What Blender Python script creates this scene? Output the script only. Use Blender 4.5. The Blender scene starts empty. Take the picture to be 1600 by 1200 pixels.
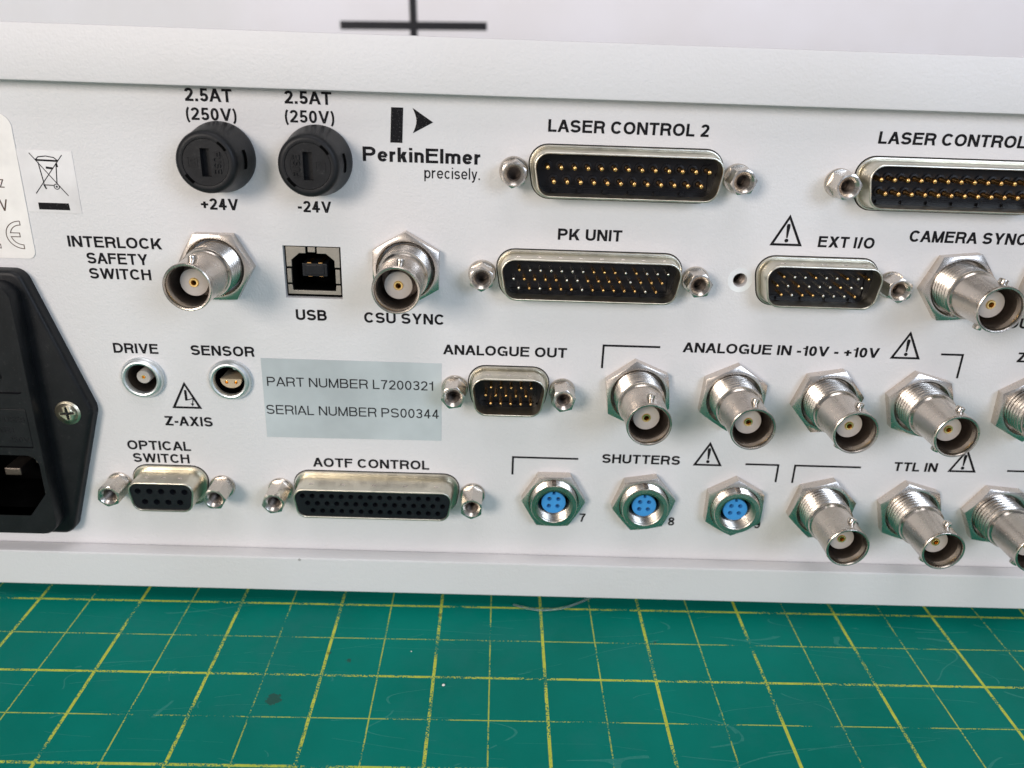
import bpy, bmesh, math, random
from mathutils import Vector, geometry
S = 0.001                      # everything below is written in millimetres
R = math.radians
PI = math.pi
C = bpy.context.scene.collection
scene = bpy.context.scene

# ------------------------------------------------------------------ camera
cam = bpy.data.objects.new('camera', bpy.data.cameras.new('camera'))
C.objects.link(cam)
cam.location = (5.2974*S, -174.946*S, 42.139*S)
cam.rotation_euler = (R(67.8139), R(-1.8539), R(-0.0920))
cam.data.sensor_width = 36
cam.data.lens = 28.545
cam.data.clip_start = 0.005
cam.data.clip_end = 50
cam.data.dof.use_dof = True
cam.data.dof.focus_distance = 0.176
cam.data.dof.aperture_fstop = 16
scene.camera = cam

# ------------------------------------------------------------------ world: plain dim room
world = bpy.data.worlds.new('World')
scene.world = world
world.use_nodes = True
wn = world.node_tree
bgn = wn.nodes['Background']
bgn.inputs['Color'].default_value = (0.86, 0.91, 1.0, 1)
bgn.inputs['Strength'].default_value = 0.18

# ------------------------------------------------------------------ lamps
def area(name, loc, target, size, power, col, size_y=None):
    l = bpy.data.lights.new(name, 'AREA')
    l.shape = 'RECTANGLE' if size_y else 'SQUARE'
    l.size = size
    if size_y: l.size_y = size_y
    l.energy = power
    l.color = col
    o = bpy.data.objects.new(name, l)
    C.objects.link(o)
    o.location = loc
    o.rotation_euler = (Vector(target) - Vector(loc)).to_track_quat('-Z', 'Y').to_euler()
    return o
area('lamp_warm_left', (-0.52, -0.88, 0.28), (0, 0, -.02), 0.30, 6.7, (1.0, 0.90, 0.82))
area('lamp_cool_right', (0.54, -0.82, 0.34), (0, 0, -.02), 0.36, 3.9, (0.68, 0.80, 1.0))
area('lamp_ceiling', (0.05, -0.42, 1.20), (0, -.03, -.05), 0.7, 5.2, (1.0, 0.96, 0.99), 0.7)

scene.view_settings.view_transform = 'Standard'
scene.view_settings.look = 'None'
scene.view_settings.exposure = 0.0
scene.view_settings.gamma = 1.0
scene.view_settings.use_curve_mapping = False
scene.cycles.max_bounces = 8

random.seed(4)

# ------------------------------------------------------------------ materials
def new_mat(name):
    m = bpy.data.materials.new(name)
    m.use_nodes = True
    return m, m.node_tree.nodes, m.node_tree.links, m.node_tree.nodes['Principled BSDF']
def N(nodes, t, **kw):
    n = nodes.new(t)
    for k, v in kw.items():
        if k in n.inputs: n.inputs[k].default_value = v
        else: setattr(n, k, v)
    return n
def math_node(nodes, links, op, a, b=None, c=None, clamp=False):
    n = nodes.new('ShaderNodeMath'); n.operation = op; n.use_clamp = clamp
    for i, v in enumerate((a, b, c)):
        if v is None: continue
        if isinstance(v, (int, float)): n.inputs[i].default_value = v
        else: links.new(v, n.inputs[i])
    return n.outputs[0]
def ramp(nodes, links, fac, stops):
    r = nodes.new('ShaderNodeValToRGB')
    while len(r.color_ramp.elements) < len(stops): r.color_ramp.elements.new(.5)
    for e, (p, c) in zip(r.color_ramp.elements, stops):
        e.position = p; e.color = c if len(c) == 4 else (*c, 1)
    links.new(fac, r.inputs[0])
    return r.outputs[0]
def coord(nodes, kind='Object'):
    return nodes.new('ShaderNodeTexCoord').outputs[kind]
def noise(nodes, links, vec, scale, detail=3, rough=.5, dist=0):
    n = nodes.new('ShaderNodeTexNoise')
    n.inputs['Scale'].default_value = scale; n.inputs['Detail'].default_value = detail
    n.inputs['Roughness'].default_value = rough; n.inputs['Distortion'].default_value = dist
    links.new(vec, n.inputs['Vector'])
    return n.outputs['Fac']
def bump(nodes, links, h, dist, strength, normal=None):
    b = nodes.new('ShaderNodeBump'); b.inputs['Distance'].default_value = dist; b.inputs['Strength'].default_value = strength
    links.new(h, b.inputs['Height'])
    if normal: links.new(normal, b.inputs['Normal'])
    return b.outputs[0]

def paint(name, col, rough, b1=.5, scale=900, wear=True):
    m, n, l, p = new_mat(name)
    v = coord(n)
    big = noise(n, l, v, 18, 3)
    base = ramp(n, l, big, [(.3, (col[0]*.965, col[1]*.955, col[2]*.935)), (.62, tuple(min(1, c*1.015) for c in col))])
    if wear:                     # sparse tiny specks of dirt in the powder coat
        vo = N(n, 'ShaderNodeTexVoronoi'); vo.inputs['Scale'].default_value = 95
        vo.inputs['Randomness'].default_value = 1
        l.new(v, vo.inputs['Vector'])
        near = math_node(n, l, 'LESS_THAN', vo.outputs['Distance'], .035)
        sep = n.new('ShaderNodeSeparateColor'); l.new(vo.outputs['Color'], sep.inputs[0])
        some = math_node(n, l, 'GREATER_THAN', sep.outputs[0], .86)
        f = math_node(n, l, 'MULTIPLY', math_node(n, l, 'MULTIPLY', near, some), .55)
        mx = n.new('ShaderNodeMix'); mx.data_type = 'RGBA'
        l.new(f, mx.inputs[0]); l.new(base, mx.inputs[6]); mx.inputs[7].default_value = (.16, .14, .12, 1)
        base = mx.outputs[2]
    l.new(base, p.inputs['Base Color'])
    h1 = noise(n, l, v, scale, 2, .5)
    h2 = noise(n, l, v, scale*.42, 2, .5)
    hh = math_node(n, l, 'ADD', h1, math_node(n, l, 'MULTIPLY', h2, .9))
    l.new(bump(n, l, hh, .00018, b1), p.inputs['Normal'])
    rr = math_node(n, l, 'ADD', math_node(n, l, 'MULTIPLY', h2, .12), rough-.06)
    l.new(rr, p.inputs['Roughness'])
    p.inputs['Specular IOR Level'].default_value = .45
    return m

def metal(name, col, rough=.28, mottling=.5, bumps=.12, scale=420, dirt=None):
    m, n, l, p = new_mat(name)
    oi = n.new('ShaderNodeObjectInfo')             # every piece has its own tarnish
    va = n.new('ShaderNodeVectorMath'); va.operation = 'ADD'
    l.new(coord(n), va.inputs[0]); l.new(oi.outputs['Random'], va.inputs[1])
    v = va.outputs[0]
    a = noise(n, l, v, scale, 4, .6)
    b = math_node(n, l, 'ADD', noise(n, l, v, scale*.22, 3, .55, .4), math_node(n, l, 'MULTIPLY_ADD', oi.outputs['Random'], .12, -.06))
    dk = dirt or tuple(c*(1-.5*mottling) for c in col)
    l.new(ramp(n, l, math_node(n, l, 'MULTIPLY_ADD', a, .35, math_node(n, l, 'MULTIPLY', b, .65)), [(.30, dk), (.56, col)]), p.inputs['Base Color'])
    p.inputs['Metallic'].default_value = 1
    l.new(math_node(n, l, 'MULTIPLY_ADD', a, .22, rough-.08), p.inputs['Roughness'])
    fine = noise(n, l, v, scale*7, 2, .6)
    l.new(bump(n, l, math_node(n, l, 'ADD', fine, b), .0001, bumps), p.inputs['Normal'])
    return m

def plastic(name, col, rough=.5, grain=.15, scale=2500, spec=.5, dust=0.0):
    m, n, l, p = new_mat(name)
    v = coord(n)
    a = noise(n, l, v, scale*.12, 4, .6)
    lo = tuple(c*.85 for c in col); hi = tuple(min(1, c*1.12+.001) for c in col)
    base = ramp(n, l, a, [(.35, lo), (.68, hi)])
    if dust:
        d = noise(n, l, v, scale*.5, 3, .8)
        f = math_node(n, l, 'MULTIPLY', ramp(n, l, d, [(.62, (0, 0, 0)), (.74, (1, 1, 1))]), dust)
        mx = n.new('ShaderNodeMix'); mx.data_type = 'RGBA'
        l.new(f, mx.inputs[0]); l.new(base, mx.inputs[6]); mx.inputs[7].default_value = (.28, .27, .25, 1)
        base = mx.outputs[2]
    l.new(base, p.inputs['Base Color'])
    l.new(math_node(n, l, 'MULTIPLY_ADD', a, .2, rough-.1), p.inputs['Roughness'])
    p.inputs['Specular IOR Level'].default_value = spec
    l.new(bump(n, l, noise(n, l, v, scale, 2, .5), .0001, grain), p.inputs['Normal'])
    return m

M = {}
M['panel'] = paint('panel_paint', (.70, .685, .682), .5, .42, 2100)
M['cover'] = paint('cover_paint', (.69, .677, .675), .5, .33, 2100)
M['ledge'] = paint('ledge_paint', (.70, .685, .69), .34, .05, 900)
M['nickel'] = metal('nickel_plate', (.70, .64, .57), .22, .6, .12, 380)
M['barrel'] = metal('nickel_barrel', (.64, .57, .50), .23, .75, .18, 300)
M['tin'] = metal('tinned_steel', (.71, .67, .565), .30, .6, .35, 520)
M['jack'] = metal('nickel_standoff', (.64, .59, .53), .25, .45, .08, 400)
M['nut'] = metal('nickel_nut', (.68, .62, .56), .24, .35, .10, 260)
M['zinc'] = metal('bright_zinc', (.80, .83, .84), .40, .2, .12, 400)
M['bore'] = metal('shaded_metal', (.22, .185, .16), .42, .5, .2, 300)  # metal darkened in its colour so holes and sunk blades look shaded
M['gold'] = metal('gold_pin', (.92, .54, .20), .22, .3, .05, 900)
M['silver'] = metal('silver_pin', (.80, .76, .68), .22, .3, .05, 900)
M['usbmetal'] = metal('usb_shell_steel', (.38, .35, .31), .5, .4, .2, 500)
M['ringthread'] = metal('machined_ring', (.50, .46, .40), .26, .4, .2, 400)
M['golddark'] = metal('gold_contact', (1.0, .70, .27), .22, .3, .05, 900)
M['screw'] = metal('screw_steel', (.72, .66, .50), .34, .5, .2, 500)
M['black'] = plastic('black_plastic', (.010, .0105, .012), .42, .22, 1800, .22, .08)
M['fuse'] = plastic('fuse_plastic', (.0130, .0133, .0145), .42, .22, 1800, .2, .08)
M['insul'] = plastic('connector_black', (.006, .006, .008), .34, .12, 2500, .25)
M['insulf'] = plastic('connector_black_face', (.008, .009, .012), .4, .25, 1400, .3, .05)
M['void'] = plastic('dark_void', (.002, .002, .002), .8, .0, 1500, .0)  # near-black without gloss; carries the shade of gaps and hollows
M['ptfe'] = plastic('white_insulator', (.45, .41, .365), .4, .03, 900, .5)
M['peek'] = plastic('beige_insulator', (.52, .40, .26), .45, .05, 900, .5)
M['blue'] = plastic('blue_insert', (.055, .30, .66), .42, .05, 900, .4)
M['ink'] = plastic('black_print', (.010, .0095, .011), .6, .08, 900, .08)
M['inkthin'] = plastic('label_print', (.022, .022, .024), .6, .05, 900, .1)
M['inkbrown'] = plastic('brown_print', (.09, .055, .04), .6, .05, 900, .2)
M['whitelabel'] = plastic('white_label', (.86, .82, .77), .42, .02, 500, .4)
M['binlabel'] = plastic('pale_label', (.74, .715, .70), .42, .03, 500, .4)
M['greylabel'] = plastic('silver_label', (.49, .53, .535), .36, .03, 300, .5)
M['rubber'] = plastic('rubber', (.02, .02, .02), .8, .1, 900, .2)
M['wall'] = paint('wall_paint', (.88, .86, .875), .7, .03, 300, False)
M['tape'] = plastic('dark_tape', (.005, .006, .010), .5, .05, 900, .3)
M['bench'] = plastic('bench_laminate', (.62, .59, .57), .5, .05, 400, .4)
M['washer'] = plastic('bare_ring', (.78, .79, .78), .3, .05, 900, .5)

def pinholes(m):
    n, l = m.node_tree.nodes, m.node_tree.links; p = n['Principled BSDF']
    src = p.inputs['Base Color'].links[0].from_socket
    v = coord(n)
    f = math_node(n, l, 'MULTIPLY', math_node(n, l, 'GREATER_THAN', noise(n, l, v, 4200, 2, .6), .66), .35)
    mx = n.new('ShaderNodeMix'); mx.data_type = 'RGBA'
    l.new(f, mx.inputs[0]); l.new(src, mx.inputs[6]); mx.inputs[7].default_value = (.35, .34, .33, 1)
    l.new(mx.outputs[2], p.inputs['Base Color'])
pinholes(M['ink'])

def clear_mat():
    m, n, l, p = new_mat('clear_plastic')
    p.inputs['Base Color'].default_value = (.75, .85, .85, 1)
    p.inputs['Roughness'].default_value = .15
    p.inputs['Transmission Weight'].default_value = .88
    p.inputs['IOR'].default_value = 1.4
    return m
M['clear'] = clear_mat()

def mat_material():
    m, n, l, p = new_mat('cutting_mat_print')
    v = coord(n)
    sep = n.new('ShaderNodeSeparateXYZ'); l.new(v, sep.inputs[0])
    U = .0254
    wob = math_node(n, l, 'MULTIPLY_ADD', noise(n, l, v, 240, 3, .6), .00012, -.00006)
    def dist(ax, off):
        a = math_node(n, l, 'ADD', sep.outputs[ax], wob)
        a = math_node(n, l, 'MULTIPLY_ADD', a, 1/U, off + 100.5)
        a = math_node(n, l, 'FRACT', a)
        a = math_node(n, l, 'ABSOLUTE', math_node(n, l, 'SUBTRACT', a, .5))
        return math_node(n, l, 'MULTIPLY', a, U)
    sp = noise(n, l, v, 2600, 2, .7)             # ink that has flaked at grain scale
    patch = noise(n, l, v, 70, 4, .65)           # and in whole stretches
    wear = math_node(n, l, 'ADD', sp, math_node(n, l, 'MULTIPLY', math_node(n, l, 'SUBTRACT', patch, .5), 1.25))
    keep = math_node(n, l, 'LESS_THAN', wear, .555)
    keep2 = math_node(n, l, 'LESS_THAN', wear, .53)
    tx = math_node(n, l, 'LESS_THAN', dist(0, 0), .00035)
    ty = math_node(n, l, 'LESS_THAN', dist(1, 0), .00032)
    hx = math_node(n, l, 'LESS_THAN', dist(0, .5), .00015)
    hy = math_node(n, l, 'LESS_THAN', dist(1, .5), .00014)
    th = math_node(n, l, 'MULTIPLY', math_node(n, l, 'MAXIMUM', tx, ty), keep)
    hh = math_node(n, l, 'MULTIPLY', math_node(n, l, 'MAXIMUM', hx, hy), keep2)
    line = math_node(n, l, 'MAXIMUM', th, math_node(n, l, 'MULTIPLY', hh, .82))
    g = noise(n, l, v, 22, 4, .6)
    green = ramp(n, l, g, [(.3, (.0008, .158, .118)), (.7, (.0014, .205, .158))])
    # long fine scratches: thin iso-lines of stretched noise turned three ways
    total = None
    for k, (ang, sc, wd, thr) in enumerate(((.5, 9, .0011, .50), (2.0, 7, .0010, .52), (1.2, 13, .0014, .52), (2.8, 10, .0010, .50))):
        mp = n.new('ShaderNodeMapping'); mp.inputs['Rotation'].default_value = (0, 0, ang)
        mp.inputs['Scale'].default_value = (1, 5, 1); mp.inputs['Location'].default_value = (k*.7, k*.3, 0)
        l.new(v, mp.inputs['Vector'])
        nn = noise(n, l, mp.outputs[0], sc, 1, .3)
        a = math_node(n, l, 'ABSOLUTE', math_node(n, l, 'SUBTRACT', nn, .5))
        a = math_node(n, l, 'LESS_THAN', a, wd)
        gate = math_node(n, l, 'GREATER_THAN', noise(n, l, mp.outputs[0], sc*4.3, 2, .5), thr)
        gate = math_node(n, l, 'MULTIPLY', a, gate)
        total = gate if total is None else math_node(n, l, 'MAXIMUM', total, gate)
    scf = math_node(n, l, 'MULTIPLY', total, math_node(n, l, 'MULTIPLY', noise(n, l, v, 1500, 2, .7), .42))
    mx = n.new('ShaderNodeMix'); mx.data_type = 'RGBA'
    l.new(scf, mx.inputs[0]); l.new(green, mx.inputs[6]); mx.inputs[7].default_value = (.12, .38, .33, 1)
    # rubbed hazy patches
    hz = math_node(n, l, 'MULTIPLY', ramp(n, l, noise(n, l, v, 34, 5, .75), [(.50, (0, 0, 0)), (.72, (1, 1, 1))]), .40)
    mx1 = n.new('ShaderNodeMix'); mx1.data_type = 'RGBA'
    l.new(hz, mx1.inputs[0]); l.new(mx.outputs[2], mx1.inputs[6]); mx1.inputs[7].default_value = (.022, .17, .155, 1)
    # yellow lines
    mx2 = n.new('ShaderNodeMix'); mx2.data_type = 'RGBA'
    l.new(line, mx2.inputs[0]); l.new(mx1.outputs[2], mx2.inputs[6])
    l.new(ramp(n, l, noise(n, l, v, 500, 3, .7), [(.3, (.40, .47, .06)), (.7, (.60, .64, .09))]), mx2.inputs[7])
    # dark smudges of its own, at random places, plus small pale nicks
    vo = N(n, 'ShaderNodeTexVoronoi'); vo.inputs['Scale'].default_value = 30
    l.new(v, vo.inputs['Vector'])
    sc2 = n.new('ShaderNodeSeparateColor'); l.new(vo.outputs['Color'], sc2.inputs[0])
    rag = math_node(n, l, 'MULTIPLY_ADD', noise(n, l, v, 900, 4, .7), .20, vo.outputs['Distance'])
    dm = math_node(n, l, 'MULTIPLY', math_node(n, l, 'LESS_THAN', rag, .155), math_node(n, l, 'GREATER_THAN', sc2.outputs[0], .95))
    for sx, sy, sr in ((.0420, -.0330, .0020), (.0508, -.0180, .0009), (.0562, -.0205, .0010), (.0760, -.0035, .0009), (.0330, -.0610, .0009), (.1290, -.0120, .0008), (.0640, -.0190, .0007)):
        dv = n.new('ShaderNodeVectorMath'); dv.operation = 'DISTANCE'; l.new(v, dv.inputs[0]); dv.inputs[1].default_value = (sx, sy, 0)
        dd = math_node(n, l, 'MULTIPLY_ADD', noise(n, l, v, 900, 4, .75), .0034, dv.outputs['Value'])
        st_ = math_node(n, l, 'MULTIPLY', math_node(n, l, 'LESS_THAN', dd, sr+.0013), .9)
        dm = math_node(n, l, 'MAXIMUM', dm, st_)
    mx3 = n.new('ShaderNodeMix'); mx3.data_type = 'RGBA'
    l.new(math_node(n, l, 'MULTIPLY', dm, .6), mx3.inputs[0]); l.new(mx2.outputs[2], mx3.inputs[6]); mx3.inputs[7].default_value = (.045, .028, .024, 1)
    v2 = N(n, 'ShaderNodeTexVoronoi'); v2.inputs['Scale'].default_value = 85
    l.new(v, v2.inputs['Vector'])
    sc3 = n.new('ShaderNodeSeparateColor'); l.new(v2.outputs['Color'], sc3.inputs[0])
    wm = math_node(n, l, 'MULTIPLY', math_node(n, l, 'LESS_THAN', math_node(n, l, 'MULTIPLY_ADD', noise(n, l, v, 2500, 2), .05, v2.outputs['Distance']), .065), math_node(n, l, 'GREATER_THAN', sc3.outputs[0], .86))
    mx4 = n.new('ShaderNodeMix'); mx4.data_type = 'RGBA'
    l.new(math_node(n, l, 'MULTIPLY', wm, .5), mx4.inputs[0]); l.new(mx3.outputs[2], mx4.inputs[6]); mx4.inputs[7].default_value = (.22, .50, .46, 1)
    l.new(mx4.outputs[2], p.inputs['Base Color'])
    l.new(math_node(n, l, 'MULTIPLY_ADD', g, .25, .36), p.inputs['Roughness'])
    p.inputs['Specular IOR Level'].default_value = .08
    hgt = math_node(n, l, 'SUBTRACT', noise(n, l, v, 1800, 2, .5), math_node(n, l, 'MULTIPLY', total, 1.5))
    l.new(bump(n, l, hgt, .00006, .35), p.inputs['Normal'])
    return m
M['mat'] = mat_material()

# ------------------------------------------------------------------ mesh helpers (millimetres; panel faces -Y, "h" = height off the panel)
class MB:
    def __init__(s): s.v = []; s.f = []
    def add(s, vs, fs):
        b = len(s.v); s.v += [tuple(p) for p in vs]; s.f += [tuple(i+b for i in f) for f in fs]
    def loft(s, rings, cap0=False, cap1=False, closed=True):
        n = len(rings[0]); vs = [p for r in rings for p in r]; fs = []
        for k in range(len(rings)-1):
            for i in range(n if closed else n-1):
                j = (i+1) % n
                fs.append((k*n+i, k*n+j, (k+1)*n+j, (k+1)*n+i))
        if cap0: fs.append(tuple(range(n)))
        if cap1: fs.append(tuple(range((len(rings)-1)*n, len(rings)*n)))
        s.add(vs, fs)
    def lathe(s, prof, seg=40, cap0=False, cap1=False, rfun=None, cx=0, cz=0, rot=0):
        rings = []
        for r, h in prof:
            rings.append([(cx + r*math.cos(2*PI*i/seg+rot), -h, cz + r*math.sin(2*PI*i/seg+rot)) for i in range(seg)])
        s.loft(rings, cap0, cap1)
    def box(s, x0, x1, y0, y1, z0, z1):
        s.add([(x0,y0,z0),(x1,y0,z0),(x1,y1,z0),(x0,y1,z0),(x0,y0,z1),(x1,y0,z1),(x1,y1,z1),(x0,y1,z1)],
              [(0,3,2,1),(4,5,6,7),(0,1,5,4),(1,2,6,5),(2,3,7,6),(3,0,4,7)])
    def plate(s, outer, holes, h0, h1, back=True, walls=True):
        """flat plate between heights h0 < h1 with holes; outlines are (x, z) lists"""
        loops = [outer]+holes
        tris = geometry.tessellate_polygon([[Vector((x, z, 0)) for x, z in lp] for lp in loops])
        pts = [p for lp in loops for p in lp]
        s.add([(x, -h1, z) for x, z in pts], tris)
        if back: s.add([(x, -h0, z) for x, z in pts], tris)
        if walls:
            for lp in loops:
                s.loft([[(x, -h0, z) for x, z in lp], [(x, -h1, z) for x, z in lp]])
    def build(s, name, mat, parent=None, loc=(0, 0, 0), rot=None, smooth=32, bevel=0, label=None):
        me = bpy.data.meshes.new(name)
        me.from_pydata([(x*S, y*S, z*S) for x, y, z in s.v], [], s.f)
        bm = bmesh.new(); bm.from_mesh(me)
        bmesh.ops.remove_doubles(bm, verts=bm.verts, dist=1e-7)
        bmesh.ops.recalc_face_normals(bm, faces=bm.faces)
        if bevel:
            es = [e for e in bm.edges if len(e.link_faces) == 2 and e.calc_face_angle(0) > R(35)]
            bmesh.ops.bevel(bm, geom=es, offset=bevel*S, segments=2, affect='EDGES', profile=.6)
        bm.to_mesh(me); bm.free()
        if smooth:
            me.shade_smooth(); me.set_sharp_from_angle(angle=R(smooth))
        me.materials.append(M[mat])
        o = bpy.data.objects.new(name, me); C.objects.link(o)
        if parent: o.parent = parent
        o.location = tuple(c*S for c in loc)
        if rot: o.rotation_euler = rot
        if label: o['label'] = label
        return o

def empty(name, parent=None, loc=(0, 0, 0), label=None):
    o = bpy.data.objects.new(name, None); C.objects.link(o)
    o.empty_display_size = .005
    if parent: o.parent = parent
    o.location = tuple(c*S for c in loc)
    if label: o['label'] = label
    return o
def copy_child(src, parent, loc, rot=None):
    c = src.copy(); C.objects.link(c); c.parent = parent
    c.location = tuple(q*S for q in loc)
    if rot: c.rotation_euler = rot
    return c
def copy_tree(o, parent, loc):
    c = copy_child(o, parent, loc)
    for ch in o.children:
        d = ch.copy(); C.objects.link(d); d.parent = c
    return c
def circle(cx, cz, r, n=24, rot=0):
    return [(cx+r*math.cos(2*PI*i/n+rot), cz+r*math.sin(2*PI*i/n+rot)) for i in range(n)]
def rrect(x0, x1, z0, z1, r, n=6):
    rs = r if isinstance(r, (list, tuple)) else (r, r, r, r)      # order: br, tr, tl, bl
    out = []
    for (cx, cz, a0), q in zip(((x1, z0, -90), (x1, z1, 0), (x0, z1, 90), (x0, z0, 180)), rs):
        sx = -1 if cx == x1 else 1; sz = 1 if cz == z0 else -1
        if q <= 0: out.append((cx, cz)); continue
        for i in range(n+1):
            a = R(a0 + 90*i/n)
            out.append((cx+sx*q+q*math.cos(a), cz+sz*q+q*math.sin(a)))
    return out
def round_poly(pts, r, off=0, n=8):
    """counter-clockwise convex polygon with rounded corners, grown by off"""
    out = []; m = len(pts)
    rs = r if isinstance(r, (list, tuple)) else [r]*m
    for i in range(m):
        p0, p1, p2 = (Vector(pts[k % m]) for k in (i-1, i, i+1))
        rr = rs[i]
        d1 = (p1-p0).normalized(); d2 = (p2-p1).normalized()
        n1 = Vector((d1.y, -d1.x)); n2 = Vector((d2.y, -d2.x))
        bis = (n1+n2).normalized(); c = p1 - bis*(rr/max(bis.dot(n1), .05))
        a1 = math.atan2(n1.y, n1.x); a2 = math.atan2(n2.y, n2.x)
        while a2 < a1: a2 += 2*PI
        for k in range(n+1):
            a = a1+(a2-a1)*k/n
            out.append((c.x+(rr+off)*math.cos(a), c.y+(rr+off)*math.sin(a)))
    return out
def ring_at(poly, h): return [(x, -h, z) for x, z in poly]
def hexpts(r, rot=0, sub=8):
    """hexagon of corner radius r, each side cut in sub pieces"""
    out = []
    for i in range(6):
        a, b = 2*PI*i/6+rot, 2*PI*(i+1)/6+rot
        for k in range(sub):
            t = k/sub
            out.append((r*(math.cos(a)*(1-t)+math.cos(b)*t), r*(math.sin(a)*(1-t)+math.sin(b)*t)))
    return out
def hex_nut(mb, af, H, r_face, hole_profile, rot=0, cham=.5, bottom=0):
    rc = af/2/math.cos(PI/6)
    hp = hexpts(rc, rot)
    low = [(x, -bottom, z) for x, z in hp]; edge = []; face = []; rings = []
    for x, z in hp:
        r = math.hypot(x, z)
        edge.append((x, -(H-max(0, r-r_face)*cham), z))
        face.append((x/r*min(r_face, r), -H, z/r*min(r_face, r)))
    rings = [low, edge, face]
    for r, h in hole_profile:
        rings.append([(x/math.hypot(x, z)*r, -h, z/math.hypot(x, z)*r) for x, z in hp])
    mb.loft(rings)

# ------------------------------------------------------------------ printed lettering: a grotesque built from strokes
def _arc(cx, cy, rx, ry, a0, a1, n=14):
    out = []
    for i in range(n+1):
        a = R(a0+(a1-a0)*i/n); c, s_ = math.cos(a), math.sin(a)
        e = .92
        out.append((cx+rx*math.copysign(abs(c)**e, c), cy+ry*math.copysign(abs(s_)**e, s_)))
    return out
def _strip(pts, w):
    pts = [p for i, p in enumerate(pts) if i == 0 or math.dist(p, pts[i-1]) > 1e-4]
    n = len(pts); L = []; Rr = []
    for i in range(n):
        if i == 0: d = Vector(pts[1])-Vector(pts[0]); k = 1
        elif i == n-1: d = Vector(pts[-1])-Vector(pts[-2]); k = 1
        else:
            d1 = (Vector(pts[i])-Vector(pts[i-1])).normalized(); d2 = (Vector(pts[i+1])-Vector(pts[i])).normalized()
            d = d1+d2
            if d.length < 1e-6: d = d1
            k = 1/max(.35, d.normalized().dot(d1))
        d.normalize(); nn = Vector((-d.y, d.x))*w/2*k; p = Vector(pts[i])
        L.append(p+nn); Rr.append(p-nn)
    return [[tuple(L[i]), tuple(L[i+1]), tuple(Rr[i+1]), tuple(Rr[i])] for i in range(n-1)]
def glyph(ch, w):
    o = w/2; q = []
    def rect(x0, y0, x1, y1): q.append([(x0,y0),(x1,y0),(x1,y1),(x0,y1)])
    def dg(xb, y0, xt, y1, k=1.0): ww = w*k; q.append([(xb,y0),(xb+ww,y0),(xt+ww,y1),(xt,y1)])
    def st(p, k=1.0): q.extend(_strip(p, w*k))
    hw = w*.93
    def I_(x=0, y0=0, y1=1): rect(x, y0, x+w, y1)
    if ch == ' ': return .34, q
    if ch == 'A':
        W = .90; dg(0, 0, W/2-w*.55, 1, 1.08); dg(W-w*1.08, 0, W/2-w*.53, 1, 1.08); rect(.2, .25, W-.2, .25+hw*.9); return W, q
    if ch == 'B':
        W = .80; I_(); r1 = (1-o-.53)/2; r2 = (.53-o)/2; a = W-o-.25
        st([(o, 1-o), (a, 1-o)]+_arc(a-.02, 1-o-r1, .22, r1, 90, -90)+[(o, .53)]); st([(o, .53), (a, .53)]+_arc(a, o+r2, .25, r2, 90, -90)+[(o, o)]); return W, q
    if ch == 'C' or ch == 'G':
        W = .86; st(_arc(W/2, .5, W/2-o, .5-o, 38 if ch == 'C' else 34, 322 if ch == 'C' else 300, 26))
        if ch == 'G': rect(W-w, 0.02, W-.01, .52); rect(W*.52, .52-hw, W-.01, .52)
        return W, q
    if ch == 'D':
        W = .86; I_(); a = W-o-.40; st([(o, 1-o), (a, 1-o)]+_arc(a, .5, .40, .5-o, 90, -90, 20)+[(o, o)]); return W, q
    if ch == 'E' or ch == 'F':
        W = .755 if ch == 'E' else .70; I_(); rect(0, 1-hw, W, 1); rect(0, .47, W*.93, .47+hw)
        if ch == 'E': rect(0, 0, W, hw)
        return W, q
    if ch == 'H': W = .80; I_(); I_(W-w); rect(0, .47, W, .47+hw); return W, q
    if ch == 'I': return w, [[(0,0),(w,0),(w,1),(0,1)]]
    if ch == 'K': W = .86; I_(); dg(o, .28, W-w*1.35, 1, 1.3); dg(W-w*1.3, 0, .26, .62, 1.25); return W, q
    if ch == 'L': W = .64; I_(); rect(0, 0, W, hw); return W, q
    if ch == 'M': W = .92; I_(); I_(W-w); dg(W/2-w*.5, 0, 0, 1); dg(W/2-w*.5, 0, W-w, 1); return W, q
    if ch == 'N': W = .81; I_(); I_(W-w); dg(W-w*1.15, 0, 0, 1, 1.15); return W, q
    if ch == 'O' or ch == '0':
        W = .90 if ch == 'O' else .62; st(_arc(W/2, .5, W/2-o, .5-o, 0, 360, 36)); return W, q
    if ch in 'PR':
        W = .82 if ch == 'R' else .78; I_(); r1 = (1-o-.47)/2; a = W-o-.26
        st([(o, 1-o), (a, 1-o)]+_arc(a, 1-o-r1, .26, r1, 90, -90)+[(o, .47)])
        if ch == 'R': dg(W-w*1.0, 0, W-w-.10, .45, 1.0)
        return W, q
    if ch in 'S':
        W = .79; rx = W/2-o; ry = (1-w)/4
        st(_arc(W/2, 1-o-ry, rx*.96, ry, 18, 90, 8)[:-1]+_arc(W/2, 1-o-ry, rx*.96, ry, 90, 250, 14)+_arc(W/2, o+ry, rx, ry, 70, -90, 14)+_arc(W/2, o+ry, rx, ry, -90, -164, 8)[1:]); return W, q
    if ch == 'T': W = .75; rect(0, 1-hw, W, 1); rect(W/2-o, 0, W/2+o, 1); return W, q
    if ch == 'U': W = .80; st([(o, 1), (o, .36)]+_arc(W/2, .34, W/2-o, .34-o, 180, 360, 18)+[(W-o, .36), (W-o, 1)]); return W, q
    if ch == 'V': W = .86; dg(W/2-w*.55, 0, 0, 1, 1.08); dg(W/2-w*.55, 0, W-w*1.08, 1, 1.08); return W, q
    if ch == 'W':
        W = 1.22; dg(W*.27-o, 0, 0, 1); dg(W*.27-o, 0, W/2-o, 1); dg(W*.73-o, 0, W/2-o, 1); dg(W*.73-o, 0, W-w, 1); return W, q
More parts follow.
